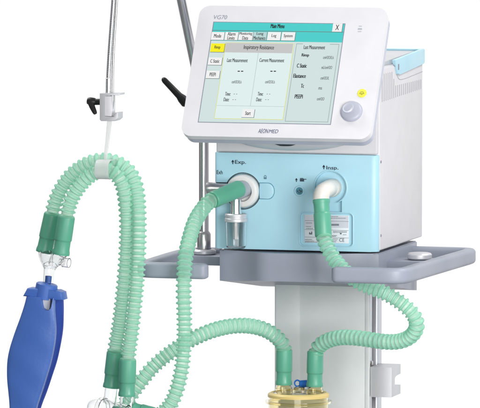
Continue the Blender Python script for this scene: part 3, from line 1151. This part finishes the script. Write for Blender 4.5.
# inspiratory limb: elbow, behind the right handle, round to the chamber
ya = -.078
el = [Vector((ci.x, .012, ci.z)), Vector((ci.x-.001, -.02, ci.z)), Vector((ci.x-.003, -.05, ci.z-.001))]
e_end = at(321.2, 203.5, ya)
el = [Vector((ci.x+.004, .012, ci.z)), Vector((ci.x+.003, -.02, ci.z)), at(327.0, 189.2, -.052), at(322.6, 192.0, ya+.003), at(321.1, 198.0, ya), e_end]
ci0, ci1 = at(323.4, 236.5, ya-.012), at(321.2, 199.5, ya)
hum_y = -.0
cr0, cr1 = at(315.2, 351, hum_y), at(314.6, 386.3, hum_y)
pts = [ci0+(ci1-ci0)*.12] + P3([(324.6, 240, ya-.02), (329, 250.5, ya-.03), (335.5, 261, -.115), (344, 270.5, -.125), (356, 280.5, -.13), (371, 287.5, -.132), (387, 294.0, -.132), (402.5, 304, -.13), (413.5, 315, -.125), (416.8, 326.0, -.115), (411, 336, -.10), (399, 341.3, -.085), (384, 341.6, -.07), (369, 339.4, -.055), (354, 337.6, -.04), (339, 337.6, -.025), (327, 341, -.012), (319.0, 346.5, -.003)]) + [cr0+(cr1-cr0)*.12]
hose('green hose looping from the white elbow round the right of the column', pts,
     [(ci0, ci1, .0168), (cr0, cr1, .0164)], ci0)

# chamber to the lower left
cl0, cl1 = at(284.2, 349.5, hum_y), at(283.8, 384.6, hum_y)
pts = [cl0+(cl1-cl0)*.12] + P3([(283.0, 345.5, -.004), (277.5, 338, -.015), (268, 331.2, -.03), (256, 327, -.05), (243, 325.5, -.075), (228, 326.6, -.10), (212, 330.6, -.13), (196, 337.2, -.155), (180, 346, -.175), (165, 356.5, -.19), (152, 368, -.20), (142, 380, -.205), (133, 392, -.21), (126, 402, -.212), (121, 410, -.215)])
hose('green hose arching from the clear chamber to the lower left behind another hose', pts,
     [(cl0, cl1, .0164), (at(122.5, 407, -.214), at(108, 432, -.22), .0172)], cl0)

# two parallel limbs over the hanger
yA, yB = -.252, -.285
a0, a1 = at(52.6, 213.8, yA), at(44.3, 252.3, yA)
b0, b1 = at(120-4.8, 351.8, yA), at(111.3, 387.5, yA)
b2, b3 = at(127.8, 359.6, yB), at(126.8, 396, yB)
a2, a3 = at(66.6, 216.5, yB), at(60.8, 254.5, yB)
# rear limb (outer arch)
pts = [a0+(a1-a0)*.12] + P3([(53.8, 207, yA), (57.5, 196, yA), (63.6, 185, yA), (72, 174.5, yA), (82.5, 166.6, yA), (94, 161.6, yA), (106, 160.6, yA+.002), (118, 163.5, yA), (128, 170.5, yA), (134, 180.5, yA-.004), (137.3, 194, yA-.010), (138.6, 212, yA-.018), (138.8, 232, yA-.024), (138.2, 255, yA-.028), (136.8, 280, yA-.03), (134.4, 305, yA-.032), (131.4, 332, yA-.033), (128.9, 350, yB)]) + [b2+(b3-b2)*.12]
hose('green hose of the hanging pair forming the outer arch over the white clip', pts,
     [(a0, a1, .0170), (b2, b3, .0168)], b2)
pts = [a2+(a3-a2)*.12] + P3([(68.6, 208, yB), (72.4, 197.5, yB), (78.6, 187.5, yB), (86.5, 178.6, yB), (96, 172.2, yB), (106, 170.2, yB), (114.6, 173.5, yB), (121.2, 182, yB+.004), (124.6, 194, yB+.01), (126.4, 210, yB+.018), (127.0, 230, yB+.022), (126.2, 255, yB+.026), (124.4, 280, yB+.028), (121.8, 305, yB+.03), (118.8, 328, yB+.032), (115.9, 344, yA)]) + [b0+(b1-b0)*.12]
hose('green hose of the hanging pair forming the inner arch under the white clip', pts,
     [(a2, a3, .0170), (b0, b1, .0168)], b0)

# clip round both arches
bm = bmesh.new()
cc = at(106.5, 169.0, -.272)
ring = [(x*1.0, z*1.0) for x, z in rrect(.052, .058, .02, 8)]
outer = rrect(.070, .038, .0175, 8)
inner = rrect(.067, .035, .016, 8)
w_ = .0140
va = [[bm.verts.new(cc+Y*yy*1+Z*zz+X*(s*w_)) for yy, zz in lst] for lst in (outer, inner) for s in (-1, 1)]
nn = len(outer)
for k in range(nn):
    k2 = (k+1) % nn
    bm.faces.new((va[0][k], va[0][k2], va[1][k2], va[1][k]))
    bm.faces.new((va[2][k], va[3][k], va[3][k2], va[2][k2]))
    bm.faces.new((va[0][k], va[2][k], va[2][k2], va[0][k2]))
    bm.faces.new((va[1][k], va[1][k2], va[3][k2], va[3][k]))
obj('clip', bm, M['milky'], hg)

# ------------------------------------------------------------------ white elbow on the inspiratory port
eb = thing('elbow_connector', 'ivory white elbow connector plugged into the right port of the blue panel', 'connector', el[0])
bm = bmesh.new()
sweep(bm, spline(el, .003), lambda i, n: circ(.0163 if i > 12 else .0172, 40))
obj('elbow', bm, M['offwhite'], eb, sharp=50)
bm = bmesh.new()
lathe(bm, [(0, .012), (0, .0155), (.006, .0172), (.012, .0178), (.019, .0176), (.026, .0165), (.026, .012)], Vector((ci.x+.004, .0098, ci.z-.001)), -Y, 48, closed=True)
obj('elbow_flange', bm, M['offwhite'], eb)

# ------------------------------------------------------------------ clear Y-piece and blue test lung
yp = thing('y_piece', 'clear plastic Y-piece joining two green cuffs to the blue test bag', 'connector', at(50, 268, -.27))
def shell(bm, prof, p, d, t=.0016, seg=36):
    inner = [(s, r-t) for s, r in prof[::-1]]
    lathe(bm, prof+inner, p, d, seg, closed=True)
ax = (a1-a0).normalized()
ax2 = (a3-a2).normalized()
jn = at(49.6, 270, -.27)
bm = bmesh.new()
shell(bm, [(0, .0135), (.006, .0145), (.012, .0150), (.020, .013), (.030, .010)], a1-ax*.004, jn-(a1-ax*.004))
obj('left_branch', bm, M['clear'], yp)
bm = bmesh.new()
shell(bm, [(0, .0135), (.006, .0145), (.014, .0150), (.024, .013), (.034, .010)], a3-ax2*.004, jn-(a3-ax2*.004))
obj('right_branch', bm, M['clear'], yp)
bm = bmesh.new()
wb0, wb1 = at(51.6, 252.5, -.27), at(49.8, 269, -.27)
shell(bm, [(0, .0235), (.008, .0240), (.016, .0225), (.026, .0165), ((wb1-wb0).length, .0125)], wb0, wb1-wb0, .0018)
obj('wye_body', bm, M['frost'], yp)
bm = bmesh.new()
lk = at(48.2, 286, -.27)
shell(bm, [(0, .0128), (.005, .0122), ((lk-jn).length, .0112)], jn-(lk-jn)*.25, lk-jn)
obj('stem', bm, M['clear'], yp)
bm = bmesh.new()
s0, s1 = at(60, 261.8, -.282), at(69.0, 263.0, -.285)
shell(bm, [(0, .007), (.006, .007), (.007, .0098), ((s1-s0).length, .0098)], s0, s1-s0)
obj('side_port', bm, M['frost'], yp)
bm = bmesh.new()
lathe(bm, [(0, .0052), (0, .0066), (.028, .0062), (.028, .005)], at(48.6, 276, -.27), lk-jn, 24, closed=True)
lung = thing('test_lung', 'blue rubber test bag hanging from the clear Y-piece at lower left', 'test lung', at(45, 296, -.27))
obj('inlet_tube', bm, M['bagblue'], lung)
LD = (at(26.5, 408, -.27)-at(46.5, 292, -.27)).normalized()   # down the bag
LX = Vector((-LD.z, 0, LD.x))
if LX.x < 0:
    LX = -LX
bm = bmesh.new()
n0 = at(47.2, 283.4, -.284)
lathe(bm, [(0, .007), (0, .019), (.002, .0215), (.012, .0219), (.024, .0222), (.030, .0222), (.030, .007)], n0, LD, 40, closed=True)
obj('neck', bm, M['bagblue'], lung)
# flange: two lugs either side
bm = bmesh.new()
fo = [(22.6, 296.2), (27.0, 288.2), (37, 288.6), (41, 289.6), (50, 291.0), (56, 290.4), (61.2, 292.6), (62.6, 300.2), (56, 300.6), (48, 298.6), (36.5, 297.8)]
prism(bm, [at(x, y, -.303) for x, y in fo], (0, .036, 0), .003, 3, True)
obj('flange', bm, M['bagblue'], lung, sharp=40)
def smooth_closed(px, k=8):
    P = [Vector((a, b, 0)) for a, b in px]
    n = len(P)
    out = []
    for i in range(n):
        p0_, p1_, p2_, p3_ = P[i-1], P[i], P[(i+1) % n], P[(i+2) % n]
        for j in range(k):
            t = j/k
            out.append(.5*((2*p1_)+(p2_-p0_)*t+(2*p0_-5*p1_+4*p2_-p3_)*t*t+(3*p1_-p0_-3*p2_+p3_)*t**3))
    return [(v.x, v.y) for v in out]
def polyline(px, k=6):
    return [(v.x, v.y) for v in spline([(a, b, 0) for a, b in px], 2.5)]
left = polyline([(26.2, 296.5), (23.6, 306), (19.4, 319), (14.2, 333), (9.6, 348), (6.9, 362), (6.6, 377), (7.8, 392), (9.0, 405), (9.6, 420), (11.5, 440), (16, 456)])
right = polyline([(53.2, 298.0), (53.6, 312), (54.6, 328), (53.8, 342), (51.2, 356), (47.6, 370), (43.4, 384), (39.4, 396), (35.4, 409), (32, 424), (30, 442), (27, 456)])
def notch(top_l, top_r):
    return [(33.0, 298.0), (34.2, 306.5), (36.4, 311.6), (41.6, 312.6), (43.6, 309.6), (46.4, 298.0)]
def plate(y, outline_px, th, bulge):
    bm = bmesh.new()
    pts = [at(x, py, y) for x, py in outline_px]
    prism(bm, pts, (0, th, 0), .002, 3, True)
    bmesh.ops.triangulate(bm, faces=[f for f in bm.faces if len(f.verts) > 4])
    return bm
def pick(l, t):
    k = t*(len(l)-1)
    i = min(int(k), len(l)-2)
    return (l[i][0]+(l[i+1][0]-l[i][0])*(k-i), l[i][1]+(l[i+1][1]-l[i][1])*(k-i))
def leaf(l, r, y, th, bulge, nu=18, nv=64):
    bm = bmesh.new()
    fr, bk = [], []
    for j in range(nv+1):
        a_, b_ = pick(l, j/nv), pick(r, j/nv)
        rf, rb_ = [], []
        for i in range(nu+1):
            t = i/nu
            px, py = a_[0]+(b_[0]-a_[0])*t, a_[1]+(b_[1]-a_[1])*t
            e = min(t, 1-t)
            edge = .0022*max(0, 1-e/.07)**2
            k = bulge*(4*t*(1-t))*math.sin(math.pi*(.12+.88*min(1, j/nv*1.25)))**.8
            p = at(px, py, y)
            wob = .0006*math.sin(j*.21+3*t)+.0004*math.sin(j*.5-5*t)
            rf.append(bm.verts.new(p+Y*(edge-k+wob)))
            rb_.append(bm.verts.new(p+Y*(th-edge-k+wob)))
        fr.append(rf)
        bk.append(rb_)
    for j in range(nv):
        for i in range(nu):
            bm.faces.new((fr[j][i], fr[j][i+1], fr[j+1][i+1], fr[j+1][i]))
            bm.faces.new((bk[j][i], bk[j+1][i], bk[j+1][i+1], bk[j][i+1]))
        bm.faces.new((fr[j][0], fr[j+1][0], bk[j+1][0], bk[j][0]))
        bm.faces.new((fr[j][nu], bk[j][nu], bk[j+1][nu], fr[j+1][nu]))
    for i in range(nu):
        bm.faces.new((fr[0][i], bk[0][i], bk[0][i+1], fr[0][i+1]))
        bm.faces.new((fr[nv][i], fr[nv][i+1], bk[nv][i+1], bk[nv][i]))
    return bm
fl = obj('front_leaf', leaf(left, right, -.312, .0150, .005), M['bagblue'], lung, sharp=50)
c1 = bmesh.new()
prism(c1, [at(x, y, -.36) for x, y in ((32.8, 294.0), (34.2, 306.5), (35.2, 310.4), (37.6, 312.4), (41.0, 312.8), (43.0, 311.2), (44.0, 308.6), (46.4, 294.0))], (0, .09, 0))
cut(fl, c1)
outb = [(x, y) for x, y in polyline([(30, 297), (26, 310), (20, 330), (13, 350), (10, 370), (11, 395), (13, 420), (18, 452)])]
rb = [(x, y) for x, y in polyline([(62.8, 299.0), (63.2, 312), (62.6, 328), (60.2, 344), (56.6, 360), (52, 375), (46.6, 391), (40.6, 407), (36, 424), (30, 452)])]
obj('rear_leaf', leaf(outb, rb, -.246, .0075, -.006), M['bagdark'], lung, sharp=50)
# folded side wall between the leaves
bm = bmesh.new()
N_ = 44
def pick(l, t):
    k = t*(len(l)-1)
    i = min(int(k), len(l)-2)
    return (l[i][0]+(l[i+1][0]-l[i][0])*(k-i), l[i][1]+(l[i+1][1]-l[i][1])*(k-i))
rows = []
for f, pull in ((0, 1.2), (.12, 1.8), (.25, 4.2), (.45, 5.5), (.65, 5.0), (.85, 3.0), (1, 1.5)):
    row = []
    for i in range(N_+1):
        fx, fy = pick(right, i/N_)
        gx, gy = pick(rb, i/N_)
        row.append(bm.verts.new(at(fx, fy, -.2985).lerp(at(gx, gy, -.2455), f)-X*(pull/483)))
    rows.append(row)
for a, b in zip(rows, rows[1:]):
    for i in range(N_):
        bm.faces.new((a[i], a[i+1], b[i+1], b[i]))
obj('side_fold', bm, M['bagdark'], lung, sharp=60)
bm = bmesh.new()
ib = polyline([(33.5, 296), (30, 315), (22, 340), (18, 370), (18, 410), (20, 440)])
ir = polyline([(50.5, 296), (48.5, 315), (43, 340), (36, 370), (25, 408), (22, 440)])
prism(bm, [at(x, y, -.301) for x, y in ib+ir[::-1]], (0, .028, 0), .005, 4, True)
obj('inner_bladder', bm, mat('pale_rubber', (.62, .63, .64), .4, bump=.2, bump_scale=80), lung, sharp=50)

# ------------------------------------------------------------------ clear drain piece at lower left
dp = thing('drain_connector', 'clear plastic connector under the two lower cuffs of the hanging hoses', 'connector', at(112, 410, -.26))
bm = bmesh.new()
dc0, dc1 = at(89, 408, -.262), at(128, 413, -.285)
Ld = (dc1-dc0).length
shell(bm, [(0, .004), (.002, .012), (.006, .0185), (.014, .0225), (.028, .0235), (.046, .0215), (.058, .0175), (Ld, .016)], dc0, dc1-dc0, .002)
obj('trap_body', bm, M['frost'], dp)
bm = bmesh.new()
lathe(bm, [(0, .021), (0, .0245), (.004, .0252), (.008, .0245), (.008, .021)], dc0+(dc1-dc0)*.30, dc1-dc0, 40, closed=True)
obj('trap_ring', bm, M['clear'], dp)
for nm, p, q, e in (('left_stub', b1, at(109.5, 403, -.258), .0128), ('right_stub', b3, at(126, 412, -.285), .0132)):
    bm = bmesh.new()
    u_ = (q-p).normalized()
    shell(bm, [(0, e), (.004, e), ((q-p).length+.008, e*1.02)], p-u_*.008, q-p)
    obj(nm.split('_')[1], bm, M['clear'], dp)

# ------------------------------------------------------------------ humidifier chamber
hc = thing('humidifier_chamber', 'clear round water chamber with straw yellow gasket and two ports before the column', 'humidifier', (at(298.5, 398, hum_y).x, hum_y, .5))
hz = at(298.5, 393.5, hum_y).z
cx = at(298.5, 393.5, hum_y).x
HC = Vector((cx, hum_y, hz))
bm = bmesh.new()
shell(bm, [(-.0, .010), (.0005, .045), (.003, .056), (.006, .060), (.030, .0605), (.075, .062), (.10, .064)], HC+Z*.003, -Z, .0025, 72)
obj('dome', bm, M['straw'], hc)
bm = bmesh.new()
lathe(bm, [(.0008, .0500), (.0020, .0560), (.0002, .0600), (-.0020, .0618), (-.0070, .0618), (-.0070, .0606), (-.002, .0600), (.0005, .0550)], HC+Z*.001, Z, 72, closed=True)
obj('gasket', bm, M['yellow'], hc)
bm = bmesh.new()
lathe(bm, [(-.014, .0607), (-.014, .0665), (-.0185, .0665), (-.0185, .0607)], HC, Z, 72, closed=True)
obj('clamp_ring', bm, M['straw'], hc)
bm = bmesh.new()
lathe(bm, [(-.10, 0), (-.10, .066), (-.106, .070), (-.112, .070), (-.112, 0)], HC, Z, 64)
obj('base_plate', bm, M['steel'], hc)
for e0_, e1_ in ((cl0, cl1), (cr0, cr1)):
    bm = bmesh.new()
    dz = e1_.z-HC.z+.006
    shell(bm, [(0, .0125), (.006, .0130), (.009, .0150), (.013, .0172), (.017, .0168), (dz+.003, .0155)], e1_+Z*.006, -Z, .0022, 40)
    obj('port', bm, M['straw'], hc)
bm = bmesh.new()
bp_ = at(299, 390, hum_y+.022)
lathe(bm, [(0, 0), (0, .012), (.003, .013), (.010, .0115), (.012, 0)], Vector((bp_.x, bp_.y, hz)), Z, 32)
obj('fill_port', bm, M['straw'], hc)
fz = at(304, 383.5, hum_y+.03)
bm = bmesh.new()
cyl(bm, fz-Vector((.009, 0, .001)), fz+Vector((.013, 0, .001)), .0072, bev=.002)
obj('fill_cap', bm, M['capblue'], hc)
bm = bmesh.new()
fr = at(297.4, 383.2, hum_y+.03)
sweep(bm, [fr+Vector((.0058*math.cos(a), 0, .0062*math.sin(a))) for a in [2*math.pi*i/28 for i in range(29)]], lambda i, n: circ(.0016, 10), caps=False)
obj('cap_strap', bm, M['capblue'], hc)
# heater plate bracket behind the chamber, fixed to the column
bm = bmesh.new()
box(bm, (cx-.075, hum_y-.07, hz-.15), (cx+.075, .20, hz-.1125), .006, 3)
hb = thing('heater_base', 'grey heater base fixed to the column under the clear water chamber', 'heater', (cx, .07, hz-.15))
obj('heater_body', bm, M['tray'], hb)
bm = bmesh.new()
box(bm, (cx-.05, hum_y-.0708, hz-.142), (cx+.05, hum_y-.0695, hz-.12), .0004)
obj('heater_face', bm, M['dark'], hb)
